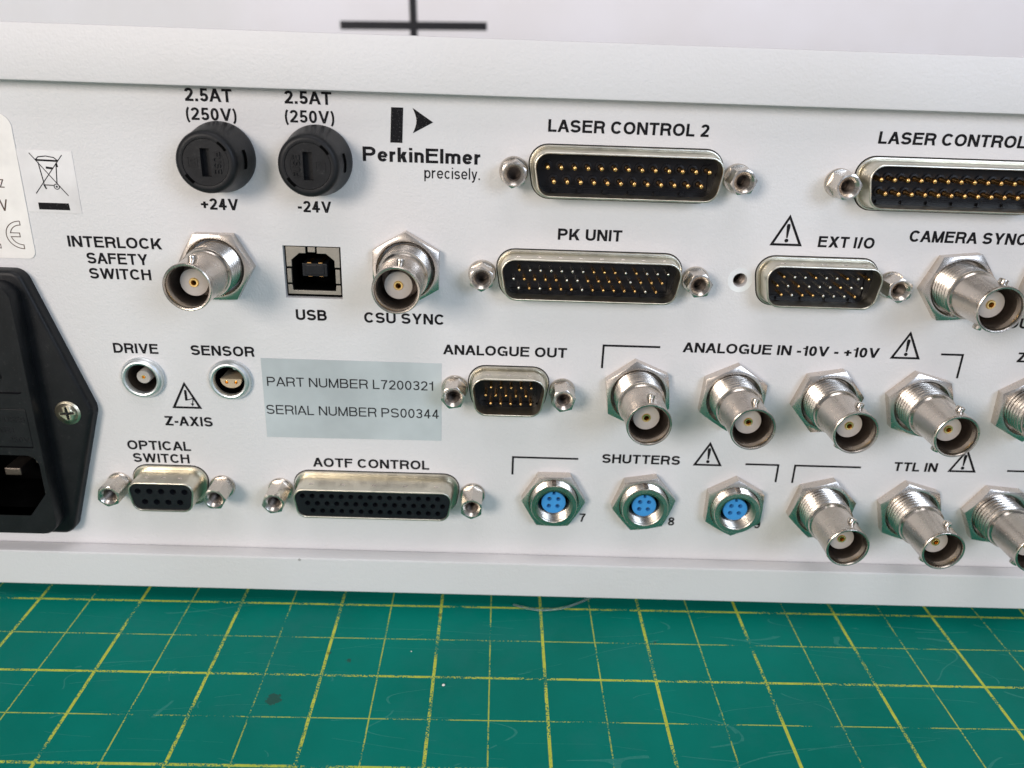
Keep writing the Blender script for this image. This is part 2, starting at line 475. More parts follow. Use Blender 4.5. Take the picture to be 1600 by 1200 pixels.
    if ch == 'X': W = .86; dg(0, 0, W-w*1.3, 1, 1.25); dg(W-w*1.25, 0, .03, 1, 1.25); return W, q
    if ch == 'Y': W = .84; rect(W/2-o, 0, W/2+o, .45); dg(W/2-w*.55, .38, 0, 1, 1.12); dg(W/2-w*.55, .38, W-w*1.12, 1, 1.12); return W, q
    if ch == 'Z': W = .74; rect(0, 1-hw, W, 1); rect(0, 0, W, hw); dg(0, hw*.6, W-w*1.4, 1-hw*.6, 1.4); return W, q
    if ch == '1': W = .40; rect(W-w, 0, W, 1); q.append([(0, .69), (W-w, .69), (W-w, .82), (0, .79)]); return W, q
    if ch == '2':
        W = .62; rect(0, 0, W, hw); st(_arc(W/2, .70, W/2-o, .30-o, 172, -25, 16)+[(W*.60, .40), (o*1.15, hw*.7)]); return W, q
    if ch == '3':
        W = .62; st(_arc(W/2, .74, W/2-o*1.2, .26-o, 165, -90, 14)+[(W*.38, .48+.03)]); st([(W*.38, .51)]+_arc(W/2, .29, W/2-o, .29-o, 90, -165, 16)); return W, q
    if ch == '4': W = .66; rect(W-.14-w, 0, W-.14, 1); rect(0, .22, W, .22+hw); dg(0, .26, W-.16-w, 1, 1.1); return W, q
    if ch == '5':
        W = .63; rect(.10, 1-hw, W*.93, 1); dg(.05, .44, .10, 1, .95); st([(.08, .47)]+_arc(W/2, .32, W/2-o, .32-o, 128, -160, 20)); return W, q
    if ch == '6' or ch == '9':
        W = .62; p = _strip(_arc(W/2, .31, W/2-o, .31-o, 0, 360, 26), w)+_strip([(o, .33)]+_arc(W/2, .55, W/2-o, .45-o, 178, 30, 14), w)
        if ch == '9': p = [[(W-x, 1-y) for x, y in f] for f in p]
        return W, p
    if ch == '7': W = .61; rect(0, 1-hw, W, 1); st([(W-o*1.2, 1-hw), (W*.55, .55), (W*.36, 0)]); return W, q
    if ch == '8': W = .62; st(_arc(W/2, .745, W/2-o*1.25, .255-o, 0, 360, 22)); st(_arc(W/2, .285, W/2-o, .285-o, 0, 360, 24)); return W, q
    if ch == '.': return w*1.05, [[(0,0),(w*1.05,0),(w*1.05,w*1.05),(0,w*1.05)]]
    if ch == '-': return .34, [[(0,.30),(.34,.30),(.34,.30+w),(0,.30+w)]]
    if ch == '+': W = .60; rect(0, .36, W, .36+w*.9); rect(W/2-o, .12, W/2+o, .70); return W, q
    if ch == '/': W = .36; dg(0, -.02, W-w, 1.02); return W, q
    if ch == '(' or ch == ')':
        p = _strip(_arc(.42, .40, .40-o, .66, 118, 242, 12), w*.85); p = [[(x, y) for x, y in f] for f in p]
        if ch == ')': p = [[(.30-x, y) for x, y in f] for f in p]
        return .30, p
    X = .72                                       # x-height
    if ch == 'e':
        W = .60; st(_arc(W/2, X/2, W/2-o, X/2-o, 4, 325, 24)); rect(o, X/2-hw*.42, W-o*.6, X/2+hw*.42); return W, q
    if ch == 'c': W = .57; st(_arc(W/2, X/2, W/2-o, X/2-o, 42, 318, 22)); return W, q
    if ch == 'r': W = .37; rect(0, 0, w, X); st([(o, X*.62)]+_arc(W, X*.56, W-o, X*.44-o, 160, 92, 8)); return W, q
    if ch == 'k': W = .58; I_(); dg(o, .24, W-w*1.4, X, 1.3); dg(W-w*1.25, 0, .2, .44, 1.2); return W, q
    if ch == 'i': rect(0, 0, w, X); rect(0, 1-w*.85, w, 1); return w, q
    if ch == 'l': I_(); return w, q
    if ch == 'n': W = .57; rect(0, 0, w, X); st([(o, X*.6)]+_arc(W/2, X*.64, W/2-o, X*.36-o, 165, 0, 14)+[(W-o, 0)]); return W, q
    if ch == 'm':
        W = .92; rect(0, 0, w, X); h_ = (W+w)/2
        for k in (0, 1):
            x0 = k*(W-w)/2; cx = x0+w/2+(W-w)/4
            st([(x0+o, X*.6)]+_arc(cx, X*.64, (W-w)/4, X*.36-o, 165, 0, 12)+[(x0+o+(W-w)/2, 0)])
        return W, q
    if ch == 'p': W = .60; rect(0, -.27, w, X); st(_arc(W/2+.01, X/2, W/2-o-.01, X/2-o, 0, 360, 24)); return W, q
    if ch == 's':
        W = .54; rx = W/2-o; ry = (X-w)/4
        st(_arc(W/2, X-o-ry, rx, ry, 20, 90, 5)[:-1]+_arc(W/2, X-o-ry, rx, ry, 90, 250, 10)+_arc(W/2, o+ry, rx, ry, 70, -90, 10)+_arc(W/2, o+ry, rx, ry, -90, -160, 5)[1:]); return W, q
    if ch == 'y': W = .56; dg(W/2-w*.55, 0, W-w*1.05, X, 1.05); dg(W/2-w*.5, 0, 0, X, 1.05); st([(W/2+.01, .05), (W/2-.07, -.15), (W/2-.12, -.2), (.06, -.2)]); return W, q
    raise ValueError(ch)

def text_mesh(txt, x0, x1, z, cap, weight=.165, gap=.13, h0=.03, h1=.06):
    cur = 0; polys = []
    for i, ch in enumerate(txt):
        W, q = glyph(ch, weight)
        polys += [[(x+cur, y) for x, y in f] for f in q]
        cur += W+(gap if ch != ' ' and i+1 < len(txt) else 0)
        nx = txt[i+1] if i+1 < len(txt) else ' '
        if ch == 'A' or nx == 'A': cur -= .06
        if ch == 'C' and nx != ' ': cur -= .03
        if ch == 'T' or nx == 'T' or ch == 'V' or ch == 'F': cur -= .02
        if ch == 'L' and nx in 'OT': cur -= .05
    k = (x1-x0)/cur if x1 is not None else cap
    mb = MB()
    for i, f in enumerate(polys):
        hh = h1+(i % 7)*.0015                 # strokes that cross lie a hair above one another
        top = [(x0+x*k, -hh, z+y*cap) for x, y in f]; low = [(p[0], -h0, p[2]) for p in top]
        mb.loft([low, top], False, True)
    return mb
def legend(txt, x0, x1, z, cap, parent, weight=.165, mat='ink', gap=.13, h=.03, say=None):
    mb = text_mesh(txt, x0, x1, z, cap, weight*(1.20 if mat == 'ink' else 1), gap, h, h+.03)
    return mb.build('printed_lettering', mat, parent, smooth=0, label=say or ('black lettering reading ' + txt))
def line_mark(name, polys, parent, mat='ink', h=.03, label=None):
    mb = MB()
    for i, f in enumerate(polys):
        hh = h+.03+(i % 5)*.002
        mb.loft([[(x, -h, z) for x, z in f], [(x, -hh, z) for x, z in f]], False, True)
    return mb.build(name, mat, parent, smooth=0, label=label)

# ------------------------------------------------------------------ the setting
MZ = -89.72                                     # top of the cutting mat
bench = MB(); bench.box(-900, 900, -620, 470, MZ-43, MZ-3)
ob = bench.build('workbench', 'bench', bevel=2); ob['kind'] = 'structure'
wl = MB(); wl.box(-1100, 1100, 300, 340, -700, 700)
ob = wl.build('wall', 'wall', smooth=0); ob['kind'] = 'structure'; wall = ob
# dark tape cross on the wall
tp = MB(); tp.box(-39.2, 39.2, -.25, 0, -2.05, 2.05); tp.box(-1.95, 1.95, -.32, -.02, -34, 46)
o = tp.build('tape_cross', 'tape', None, (-47.0, 299.95, 53.9), rot=(0, R(-1.35), 0), smooth=0)
o['label'] = 'dark tape cross stuck on the white wall behind the instrument'; o['category'] = 'tape mark'

# cutting mat; its object origin is a crossing of two thick grid lines
cm = MB(); cm.loft([[(x, y, zz) for x, y in rrect(-300, 420, -190, 330, 9)] for zz in (-3, -.4)]+[[(x, y, 0) for x, y in rrect(-299.6, 419.6, -189.6, 329.6, 9)]], True, True)
cmat = cm.build('cutting_mat', 'mat', None, (-84.46, -4.49, MZ), rot=(0, 0, R(.50)))
cmat['label'] = 'green self healing cutting mat with worn yellow grid lines under the instrument'; cmat['category'] = 'cutting mat'

# clear plastic strand caught under the front edge
def tube_mb(pts, r, seg=8):
    mb = MB(); rings = []
    for i, p in enumerate(pts):
        a = Vector(pts[max(i-1, 0)]); b = Vector(pts[min(i+1, len(pts)-1)]); d = (b-a).normalized()
        u = d.cross(Vector((0, 0, 1))).normalized(); v_ = d.cross(u)
        rings.append([tuple(Vector(p)+u*r*1.6*math.cos(2*PI*k/seg)+v_*r*.6*math.sin(2*PI*k/seg)) for k in range(seg)])
    mb.loft(rings, True, True); return mb
def spline(ctrl, n=8):
    out = []
    P = [ctrl[0]]+list(ctrl)+[ctrl[-1]]
    for i in range(1, len(P)-2):
        p0, p1, p2, p3 = (Vector(P[i+k]) for k in (-1, 0, 1, 2))
        for k in range(n):
            t = k/n
            out.append(tuple(.5*((2*p1)+(p2-p0)*t+(2*p0-5*p1+4*p2-p3)*t*t+(3*p1-p0-3*p2+p3)*t**3)))
    out.append(tuple(ctrl[-1])); return out
ft = tube_mb(spline([(10.2, -3.0, .55), (13.9, -4.3, .5), (18.0, -4.9, .6), (24.0, -3.8, .9), (31.5, .6, 1.6), (37, 7, 2)]), .27)
o = ft.build('plastic_strand', 'clear', None, (0, 0, MZ))
o['label'] = 'clear plastic strand curling out from under the instrument onto the mat'; o['category'] = 'plastic strand'
for k, (x, y, r) in enumerate(((-5.58, -31.8, .30), (-14, -21, .15))):
    cr = MB(); rnd = random.Random(k)
    rings = []
    for a, s_ in ((.0, .55), (.45, 1), (1.0, .8), (1.35, .3)):
        rings.append([(r*s_*(1+.3*rnd.random())*math.cos(2*PI*i/9), r*s_*(1+.3*rnd.random())*math.sin(2*PI*i/9), r*a) for i in range(9)])
    cr.loft(rings, True, True)
    o = cr.build('crumb', 'whitelabel', None, (x, y, MZ))
    o['category'] = 'crumb'
    o['label'] = ['white crumb lying on the mat inside a grid square, the larger of two', 'tiny white crumb on the mat nearer the instrument, the smaller of two'][k]

# ------------------------------------------------------------------ the instrument
inst = empty('laboratory_instrument', None, (0, 0, 0))
inst['label'] = 'pale grey rack instrument showing a rear panel crowded with connectors, on the green mat'
inst['category'] = 'electronic instrument'
XL, XR = -150, 292

# connectors' places (x, z) found on the panel
BNC = [(-57.42, -2.97, 0, 88, 'beside the interlock safety switch lettering'), (-16.07, -2.30, 30, 84, 'above the CSU SYNC lettering'),
       (105.21, -2.45, 6, 74, 'below the CAMERA SYNC lettering'), (126.9, -2.3, 20, 80, 'cut by the right edge, upper row'),
       (37.04, -30.1, 37, 84, 'first of the analogue inputs'), (59.24, -30.4, 26, 80, 'second of the analogue inputs'),
       (81.35, -30.6, 10, 74, 'third of the analogue inputs'), (103.13, -30.8, 45, 72, 'fourth of the analogue inputs'),
       (128.8, -31.0, 32, 76, 'cut by the right edge, analogue row'),
       (85.05, -59.3, 15, 72, 'first of the TTL inputs'), (106.96, -59.5, 44, 70, 'second of the TTL inputs'), (128.5, -59.7, 55, 70, 'third of the TTL inputs')]

# rear panel, with cut-outs for the usb socket, the empty hole and the two round sockets
USBX0, USBX1, USBZ0, USBZ1 = -43.1, -30.5, -9.95, 1.80
pn = MB()
holes = [[(USBX0, USBZ0), (USBX1, USBZ0), (USBX1, USBZ1), (USBX0, USBZ1)][::-1], circle(57.5, -2.75, 1.55, 24), circle(-77.4, -30.0, 4.0, 32), circle(-57.3, -29.9, 4.0, 32), rrect(-128.9, -101.1, -68.2, -8.2, 3)]
pn.plate([(XL, -76.2), (XR, -76.2), (XR, 44.0), (XL, 44.0)], holes, -1.6, 0)
pn.build('rear_panel', 'panel', inst, smooth=0)
bd = MB()                                        # case behind the panel (open at the front, dark inside)
bd.box(XL+2, XL+3.2, 1.7, 270, -84, 43); bd.box(XR-3.2, XR-2, 1.7, 270, -84, 43); bd.box(XL+2, XR-2, 268.8, 270, -84, 43)
bd.build('case_side', 'cover', inst, smooth=0)
inn = MB(); inn.box(-125, 140, 14, 15, -74, 40)
inn.build('dark_interior_sheet', 'void', inst, smooth=0)  # added near-black sheet standing in for the unlit inside of the case
def bar_profile(pts, name, mat, bevel=.45):
    mb = MB(); mb.loft([[(XL, y, z) for y, z in pts], [(XR, y, z) for y, z in pts]], True, True)
    return mb.build(name, mat, inst, bevel=bevel, smooth=40)
# top cover: sheet with a front lip standing proud of the panel
bar_profile([(-4.6, 34.05), (-.02, 34.05), (-.02, 43.0), (272, 43.0), (272, 44.62), (-4.6, 44.62)], 'top_cover', 'cover', .5)
# bottom frame: ledge and front lip
bar_profile([(-4.6, -85.35), (272, -85.35), (272, -84.1), (-.22, -84.1), (-.22, -75.66), (-4.6, -75.42)], 'bottom_frame', 'ledge', .45)
# painted front lip of the bottom frame, thin skin with the same powder coat as the panel
sk = MB(); sk.box(XL+.3, XR-.3, -4.66, -4.58, -84.95, -75.9)
sk.build('bottom_lip', 'cover', inst, smooth=0)
for x in (-120, 262):
    for y in (34, 240):
        f = MB(); f.lathe([(7.5, -4.4), (8, -4.0), (8.5, 0)], 24, True, True)
        o = f.build('foot', 'rubber', inst, (x, y, -85.35), rot=(R(-90), 0, 0))

# ---------------- BNC sockets
def thread(r0, r1, h0, h1, pitch):
    p = []; n = max(1, round((h1-h0)/pitch)); pt = (h1-h0)/n
    for i in range(n):
        h = h0+i*pt; p += [(r1, h+.04*pt), (r0, h+.36*pt), (r0, h+.60*pt), (r1, h+.94*pt)]
    return p
bnc_parts = {}
def build_bnc(x, z, hexrot, lugdeg, label, first=False):
    root = empty('bnc_socket', inst, (x, 0, z), 'nickel bnc socket, ' + label)
    if not bnc_parts:
        m = MB(); hex_nut(m, 14.3, 2.7, 6.95, [(6.42, 2.72), (6.22, 2.45), (6.0, 2.2), (5.95, .02)], 0, .42)
        bnc_parts['nut'] = m.build('nut', 'nut', root, smooth=25)
        m = MB(); m.lathe([(5.2, .0), (5.2, .8)]+thread(5.55, 4.95, .8, 7.3, 1.08)+[(5.15, 7.45), (5.35, 7.65), (5.35, 8.1), (5.05, 8.45), (4.86, 8.7)], 56, False, False)
        bnc_parts['thread'] = m.build('threaded_collar', 'nickel', root, smooth=50)
        m = MB(); m.lathe([(4.86, 8.65), (4.80, 10), (4.80, 17.6), (4.88, 17.9), (4.92, 18.3), (4.86, 18.6), (4.70, 18.72), (4.42, 18.66), (4.25, 18.4), (4.18, 17.6), (4.12, 9.4)], 64)
        bnc_parts['barrel'] = m.build('barrel', 'barrel', root, smooth=35)
        m = MB(); m.lathe([(4.15, 16.6), (4.10, 9.2), (2.4, 9.1), (2.4, 9.05)], 48)
        bnc_parts['bore'] = m.build('shaded_bore_wall', 'bore', root, smooth=35)  # dark skin over the barrel's inner wall, shade put into the colour
        m = MB(); m.lathe([(2.9, 9.1), (2.9, 14.6), (2.82, 14.74), (.98, 14.76), (.98, 13.0)], 40)
        bnc_parts['insulator'] = m.build('insulator', 'ptfe', root, smooth=35)
        m = MB(); m.lathe([(.97, 12.5), (.97, 14.92), (.86, 15.08), (.58, 15.06), (.50, 14.8), (.46, 9.6)], 24, False, True)
        bnc_parts['contact'] = m.build('centre_contact', 'golddark', root, smooth=35)
        m = MB()
        rings = []
        for rr, dd in ((.92, 4.3), (.92, 5.4), (.86, 5.58), (.7, 5.66)):
            rings.append([(dd, -14.6+rr*math.cos(2*PI*i/20), rr*math.sin(2*PI*i/20)) for i in range(20)])
        m.loft(rings, False, True)
        bnc_parts['lug'] = m.build('bayonet_lug', 'nickel', root, smooth=40)
        L = dict(bnc_parts)
        for k in ('lug',): pass
    else:
        L = {k: copy_child(v, root, (0, 0, 0)) for k, v in bnc_parts.items()}
    L['nut'].rotation_euler = (0, R(-hexrot), 0)
    for k in ('barrel', 'thread', 'insulator'): L[k].rotation_euler = (0, R(-37*len(label) % 360), 0)
    L['lug'].rotation_euler = (0, R(-lugdeg), 0)
    copy_child(bnc_parts['lug'], root, (0, 0, 0), (0, R(-lugdeg-180), 0))
    return root
for x, z, hr, ld, lab in BNC: build_bnc(x, z, hr, ld, lab)

# ---------------- jackscrews
JACK = {}
def jackscrew(x, z, H, rot, label=None):
    key = round(H, 1)
    if key not in JACK:
        root = empty('jackscrew', inst, (x, 0, z))
        m = MB(); hex_nut(m, 4.85, H, 2.5, [(2.10, H+.01), (1.95, H-.12), (1.45, H-.75), (1.45, H-.85)], 0, .55, .9)
        m.build('hex_body', 'jack', root, smooth=28)
        m = MB(); m.lathe([(r, H-.85-.24*i) for i, r in enumerate((1.44, 1.22)*7)]+[(1.2, H-4.6), (.02, H-4.6)], 24)
        m.build('tapped_hole', 'bore', root, smooth=25)
        m = MB(); m.lathe([(3.05, 0), (3.05, .55), (2.85, .85), (2.45, .9), (1.9, .9)], 32)
        m.build('washer', 'nickel', root, smooth=30)
        JACK[key] = root
    else:
        root = copy_tree(JACK[key], inst, (x, 0, z))
    for ch in root.children:
        if ch.name.startswith('hex_body'): ch.rotation_euler = (0, R(-rot), 0)
    return root

# ---------------- D-sub connectors
def dshape(w, h, r=2.6):
    t = h*math.tan(R(10))
    return [(-w/2+t, -h/2), (w/2-t, -h/2), (w/2, h/2), (-w/2, h/2)], r
pinm = {}
def dsub(cx, cz, kind, male, H, label):
    w, h = dict(E=(16.92, 8.36), A=(25.25, 8.36), B=(38.96, 8.36))[kind[0]]
    if not male: w -= 1.56; h -= 1.46
    base, r = dshape(w, h, 2.55 if male else 2.0)
    root = empty('d_sub_socket', inst, (cx, 0, cz), label)
    m = MB()
    e = 1.30 if male else 1.75
    prof = [(e, 0), (e, .30), (e-.10, .62), (e-.30, .66), (e-.42, .30), (.66, .28), (.60, .75), (.60, 1.2), (.58, 1.7), (.52, 2.4), (.50, H-.3), (.44, H-.1), (.30, H), (.14, H), (.03, H-.1), (0, H-.3)]
    prof.append((0, .9) if male else (0, H-.8))
    m.loft([ring_at(round_poly(base, r, off), hh) for off, hh in prof])
    m.build('metal_shell', 'tin', root, smooth=40)
    m = MB(); m.plate(round_poly(base, r, e+.20), [round_poly(base, r, e-.05)[::-1]], .01, .04)
    m.build('cutout_gap_shade', 'void', root, smooth=0)  # flat black ring laid on the panel as the shade in the clearance
    # pin layout
    hd = kind[1:] in ('15h', '26h', '44h')
    n = int(kind[1:].rstrip('h'))
    pts = []
    sg = 1 if male else -1
    if hd:
        rows = {15: (5, 5, 5), 26: (9, 9, 8), 44: (15, 15, 14)}[n]; p = 2.29
        n0 = rows[0]; x0 = -(n0-1)*p/2+sg*p/4
        xs = [x0, x0-sg*p/2, x0 if male else x0+0]
        if not male: xs = [x0, x0+p/2, x0+p]
        for k, cnt in enumerate(rows):
            for i in range(cnt): pts.append((xs[k]+i*p, 1.98*(1-k)))
    else:
        a = (n+1)//2; p = 2.765
        for i in range(a): pts.append((-(a-1)*p/2+i*p, 1.42))
        for i in range(n-a): pts.append((-(n-a-1)*p/2+i*p, -1.42))
    if male:
        m = MB(); m.plate(round_poly(base, r, -.02), [], .5, .95)
        # moulded ridge round the pin field and little ribs under it, as on the real insulator
        iw = w/2-2.1
        m.box(-iw, iw, -1.25, -.9, -h/2+.95, -h/2+1.25)
        m.box(iw-.2, iw+.1, -1.35, -.9, -h/2+1.1, h/2-1.6)
        for i in range(int(w//5.6)): m.box(-iw+1.9+i*5.4, -iw+2.9+i*5.4, -1.6, -.9, -h/2+.2, -h/2+1.0)
        m.build('insulator', 'insul', root, smooth=0)
        key = 'hd' if hd else 'std'
        for i, (x, z) in enumerate(pts):
            if key not in pinm:
                rr = .36 if hd else .50; T = 4.7 if hd else 4.9
                m = MB(); m.lathe([(rr, .9), (rr, T-.45), (rr*.9, T-.2), (rr*.6, T-.05), (rr*.25, T)], 14, False, True)
                pinm[key] = m.build('pin', 'gold', root, (x, 0, z), smooth=50)
            elif n > 20 and hd and random.random() < .42:
                c_ = copy_child(pinm[key], root, (x, 0, z))
                if 'sil' not in pinm: pinm['sil'] = pinm[key].data.copy(); pinm['sil'].materials[0] = M['silver']
                c_.data = pinm['sil']
            else: copy_child(pinm[key], root, (x, 0, z))
            if not hd:                                     # collar moulded round each pin
                if 'col' not in pinm:
                    m = MB(); m.lathe([(1.0, .9), (1.0, 1.35), (.62, 1.4), (.55, .95)], 16)
                    pinm['col'] = m.build('pin_collar', 'insul', root, (x, 0, z), smooth=40)
                else: copy_child(pinm['col'], root, (x, 0, z))
    else:
        rr = .64 if hd else .76
        m = MB(); face = H-.35
        m.plate(round_poly(base, r, -.03), [circle(x, z, rr, 16) for x, z in pts], face-.8, face, False, True)
        for x, z in pts:
            m.lathe([(rr, face-.8), (rr*.72, face-1.2), (rr*.7, face-3.4)], 16, False, True, cx=x, cz=z)
        m.build('insulator', 'insulf', root, smooth=40)
        for x, z in pts:
            k = 'fhd' if hd else 'fstd'
            if k not in pinm:
                m = MB(); m.lathe([(rr*.66, -3.2), (rr*.66, -1.75), (rr*.5, -1.6), (rr*.38, -1.7), (rr*.36, -3.0)], 12, False, True)
                pinm[k] = m.build('contact_socket', 'bore' if hd else 'jack', root, (x, -face-.0, z), smooth=50)
            else: copy_child(pinm[k], root, (x, -face, z))
    # dimples pressed into the long side of the shell
    nd = {'E15h': 3, 'E9': 3, 'A26h': 5, 'B44h': 8 if male else 5, 'B25': 0}[kind]
    for i in range(nd):
        sp = (w-7.5)/max(nd-1, 1)
        if ('d', male) not in pinm:
            m = MB()
            q = [rrect(-.62+g, .62-g, -.30+g*.6, .30-g*.6, .15, 3) for g in (0, .12)]
            m.loft([[(x, y, 0) for x, y in q[0]], [(x, y, .12) for x, y in q[1]]], False, True)
            pinm[('d', male)] = m.build('shell_dimple', 'nickel', root, (-(w-7.5)/2+i*sp, -H*.62, h/2+.47), smooth=30)
        else: copy_child(pinm[('d', male)], root, (-(w-7.5)/2+i*sp, -H*.62, h/2+.47))
    return root
DS = [(30.2, 19.30, 'B25', True, 5.7, 47.04, 6.0, 'two row male connector below the LASER CONTROL 2 lettering', (0, 22, 0, 8)),
      (98.9, 19.05, 'B25', True, 5.7, 47.04, 6.0, 'two row male connector at the right edge below LASER CONTROL', (0, 10, 10, 20)),
      (24.0, -2.90, 'B44h', True, 5.4, 47.04, 5.4, 'three row male connector below the PK UNIT lettering', (0, 30, 20, 8)),
      (74.2, -2.60, 'A26h', True, 5.4, 33.32, 5.4, 'three row male connector below the EXT I/O lettering', (0, 20, 0, 30)),
      (7.1, -30.30, 'E15h', True, 5.9, 24.99, 6.6, 'small three row male connector below ANALOGUE OUT', (0, 10, 0, 15)),
      (-74.5, -58.30, 'E9', False, 6.5, 24.99, 6.6, 'nine hole female connector below the OPTICAL SWITCH lettering', (0, 20, 0, 0)),
      (-24.35, -58.60, 'B44h', False, 7.0, 47.04, 7.3, 'long three row female connector below AOTF CONTROL', (0, 12, 0, 28))]
for cx, cz, kind, male, H, sp, jh, lab, rots in DS:
    dsub(cx, cz, kind, male, H, lab)
    for i, s_ in enumerate((-1, 1)):
        if kind[0] == 'A' and s_ < 0: continue          # screw missing here: empty hole
        jackscrew(cx+s_*sp/2, cz-.1, jh, rots[1+2*i])
# ring of bare metal round the empty screw hole
m = MB(); m.plate(circle(57.5, -2.75, 2.75, 32), [circle(57.5, -2.75, 1.6, 32)], .01, .05); m.build('bare_ring', 'washer', inst, smooth=0, label='pale ring round the empty screw hole')
m = MB(); m.lathe([(1.56, 0), (1.56, -1.6)]+thread(1.5, 1.3, -5, -1.7, .5)[::-1]+[(1.3, -6), (.01, -6)], 24, cx=57.5, cz=-2.75); m.build('threaded_hole', 'bore', inst, smooth=40)

# ---------------- fuse holders
def fuse(cx, cz, flip, lab):
    root = empty('fuse_holder', inst, (cx, 0, cz), lab)
    m = MB()
    m.lathe([(7.15, 0), (7.2, .5), (7.15, 1.2), (6.95, 2.4), (6.40, 6.5), (6.17, 8.6), (5.98, 9.3), (5.6, 9.7), (5.0, 9.78), (4.62, 9.72), (4.60, 9.1)], 72)
    m.build('cap_body', 'fuse', root, smooth=40)
    # carrier disc with the screwdriver slot cut through
    m = MB()
    slot = [(-.95, -2.75), (.95, -2.75), (.95, 2.75), (-.95, 2.75)]
    m.plate(circle(0, 0, 4.53, 56), [slot[::-1]], 8.0, 9.62, False)
    m.add([(x, -8.0, z) for x, z in slot], [(0, 1, 2, 3)])
    m.build('carrier_disc', 'fuse', root, (0, 0, 0), smooth=35)
    m = MB()
    for a0 in (38, 218):                       # black plates on the rim painting the shade of two notches
        inn_, out_ = [], []
        for k in range(9):
            a = R(a0+26*k/8-8); inn_.append((4.5*math.cos(a), 4.5*math.sin(a))); out_.append((5.05*math.cos(a), 5.05*math.sin(a)))
        m.plate(out_+inn_[::-1], [], 9.6, 9.82)
    m.build('rim_notch_shade', 'void', root, smooth=0)
    m = MB()                                    # black strip over the flank painting the shade of a slot
    rings = []
    for hh, rr in ((4.7, 6.74), (5.9, 6.58)):
        rings.append([(rr*math.cos(R(a)), -hh, rr*math.sin(R(a))) for a in range(-14, 20, 3)])
    m.loft(rings, closed=False)
    m.build('flank_slot_shade', 'void', root, smooth=40)
    # raised FUSE lettering and emblem, upside down on the left holder as in the photograph
    t = text_mesh('FUSE', -2.1, 2.1, 0, 1.35, .13, .16, 0, .28)
    sgn = -1 if not flip else 1
    ang = -90 if not flip else 90
    a = R(ang)
    t.v = [((x*math.cos(a)-z*math.sin(a)), y-9.60, (x*math.sin(a)+z*math.cos(a))) for x, y, z in t.v]
    dx = 1.6 if not flip else -1.6
    t.v = [(x+dx, y, z) for x, y, z in t.v]
    t.build('raised_lettering', 'fuse', root, smooth=0, label='raised lettering reading FUSE')
    e = MB(); s2 = -1 if not flip else 1; ex = 2.55*s2
    def fr(x0, x1, z0, z1): e.plate([(x0, z0), (x1, z0), (x1, z1), (x0, z1)], [], 9.60, 9.70)
    fr(ex-.95, ex-.83, -.95, .95); fr(ex+.83, ex+.95, -.95, .95); fr(ex-.83, ex+.83, .83, .95) if flip else fr(ex-.83, ex+.83, -.95, -.83)
    fr(ex-.45, ex+.45, -.06, .06); fr(ex-.45, ex-.33, .06, .5); fr(ex+.33, ex+.45, -.5, -.06); fr(ex-.45, ex+.45, .5, .6); fr(ex-.45, ex+.45, -.6, -.5)
    arc = []
    for k in range(11):
        a2 = R(-32+64*k/10); arc.append(((3.55*math.cos(a2))*(1 if not flip else -1), 3.55*math.sin(a2)))
    for f in _strip(arc, .12): e.plate(f if not flip else f[::-1], [], 9.60, 9.70)
    e.build('raised_emblem', 'fuse', root, smooth=0)
fuse(-54.35, 20.1, False, 'black round fuse holder above the +24V lettering')
fuse(-34.2, 20.05, True, 'black round fuse holder above the -24V lettering')

# ---------------- USB type B socket
u = empty('usb_socket', inst, ((USBX0+USBX1)/2, 0, (USBZ0+USBZ1)/2), 'square usb socket set in the panel above the USB lettering')
m = MB(); m.box(-6.6, 6.6, 1.6, 11.5, -6.2, 6.2); m.v = [(x, y if y > 5 else 11.4, z) for x, y, z in m.v]
hx, hz = 5.85, 5.5
oct_in = [(-4.65, -4.35), (4.65, -4.35), (4.65, 2.55), (2.9, 4.05), (-2.9, 4.05), (-4.65, 2.55)]
def uplate(pts, name='shell_plate', h0=-1.35, h1=-.7): 
    k = MB(); k.plate(pts, [], h0, h1); k.build(name, 'usbmetal', u, smooth=0, bevel=.06)
uplate([(-hx, 1.05), (-4.72, 1.05), (-4.72, 2.58), (-2.93, 4.1), (-1.55, 4.1), (-1.55, hz), (-hx, hz)])
uplate([(hx, 1.05), (hx, hz), (.95, hz), (.95, 4.1), (2.93, 4.1), (4.72, 2.58), (4.72, 1.05)])
uplate([(-hx, -5.15), (hx, -5.15), (hx, -3.0), (4.9, -3.0), (4.72, -4.30), (-4.72, -4.30), (-4.9, -3.0), (-hx, -3.0)])
uplate([(-5.8, -2.55), (-4.85, -2.55), (-4.85, .62), (-5.8, .62)], 'spring_tab', -1.3, -.55)
uplate([(4.85, -2.55), (5.8, -2.55), (5.8, .62), (4.85, .62)], 'spring_tab', -1.3, -.55)
uplate([(-1.1, 4.3), (.5, 4.3), (.5, 5.4), (-1.1, 5.4)], 'spring_tab', -1.7, -1.0)
m = MB(); m.plate([(-6.25, -5.8), (6.25, -5.8), (6.25, 5.8), (-6.25, 5.8)], [oct_in[::-1]], -9, -1.6); m.build('housing', 'void', u, smooth=0)
m = MB(); m.plate([(-6.15, -5.7), (6.15, -5.7), (6.15, 5.7), (-6.15, 5.7)], [], -10, -9.1); m.build('back_wall', 'void', u, smooth=0)
m = MB(); m.box(-2.75, 2.75, 1.9, 9, -1.35, 1.55); m.box(-2.1, 2.1, 1.82, 1.9, -1.0, 1.2); m.build('tongue', 'insulf', u, smooth=0, bevel=.12)
for x in (-1.25, 1.25):
    m = MB(); m.box(x-.4, x+.4, 2.1, 8, 1.56, 1.75); m.box(x-.4, x+.4, 2.6, 8, -1.56, -1.37); m.build('contact_strip', 'gold', u, smooth=0)
m = MB()                                               # cut edge of the panel round the socket
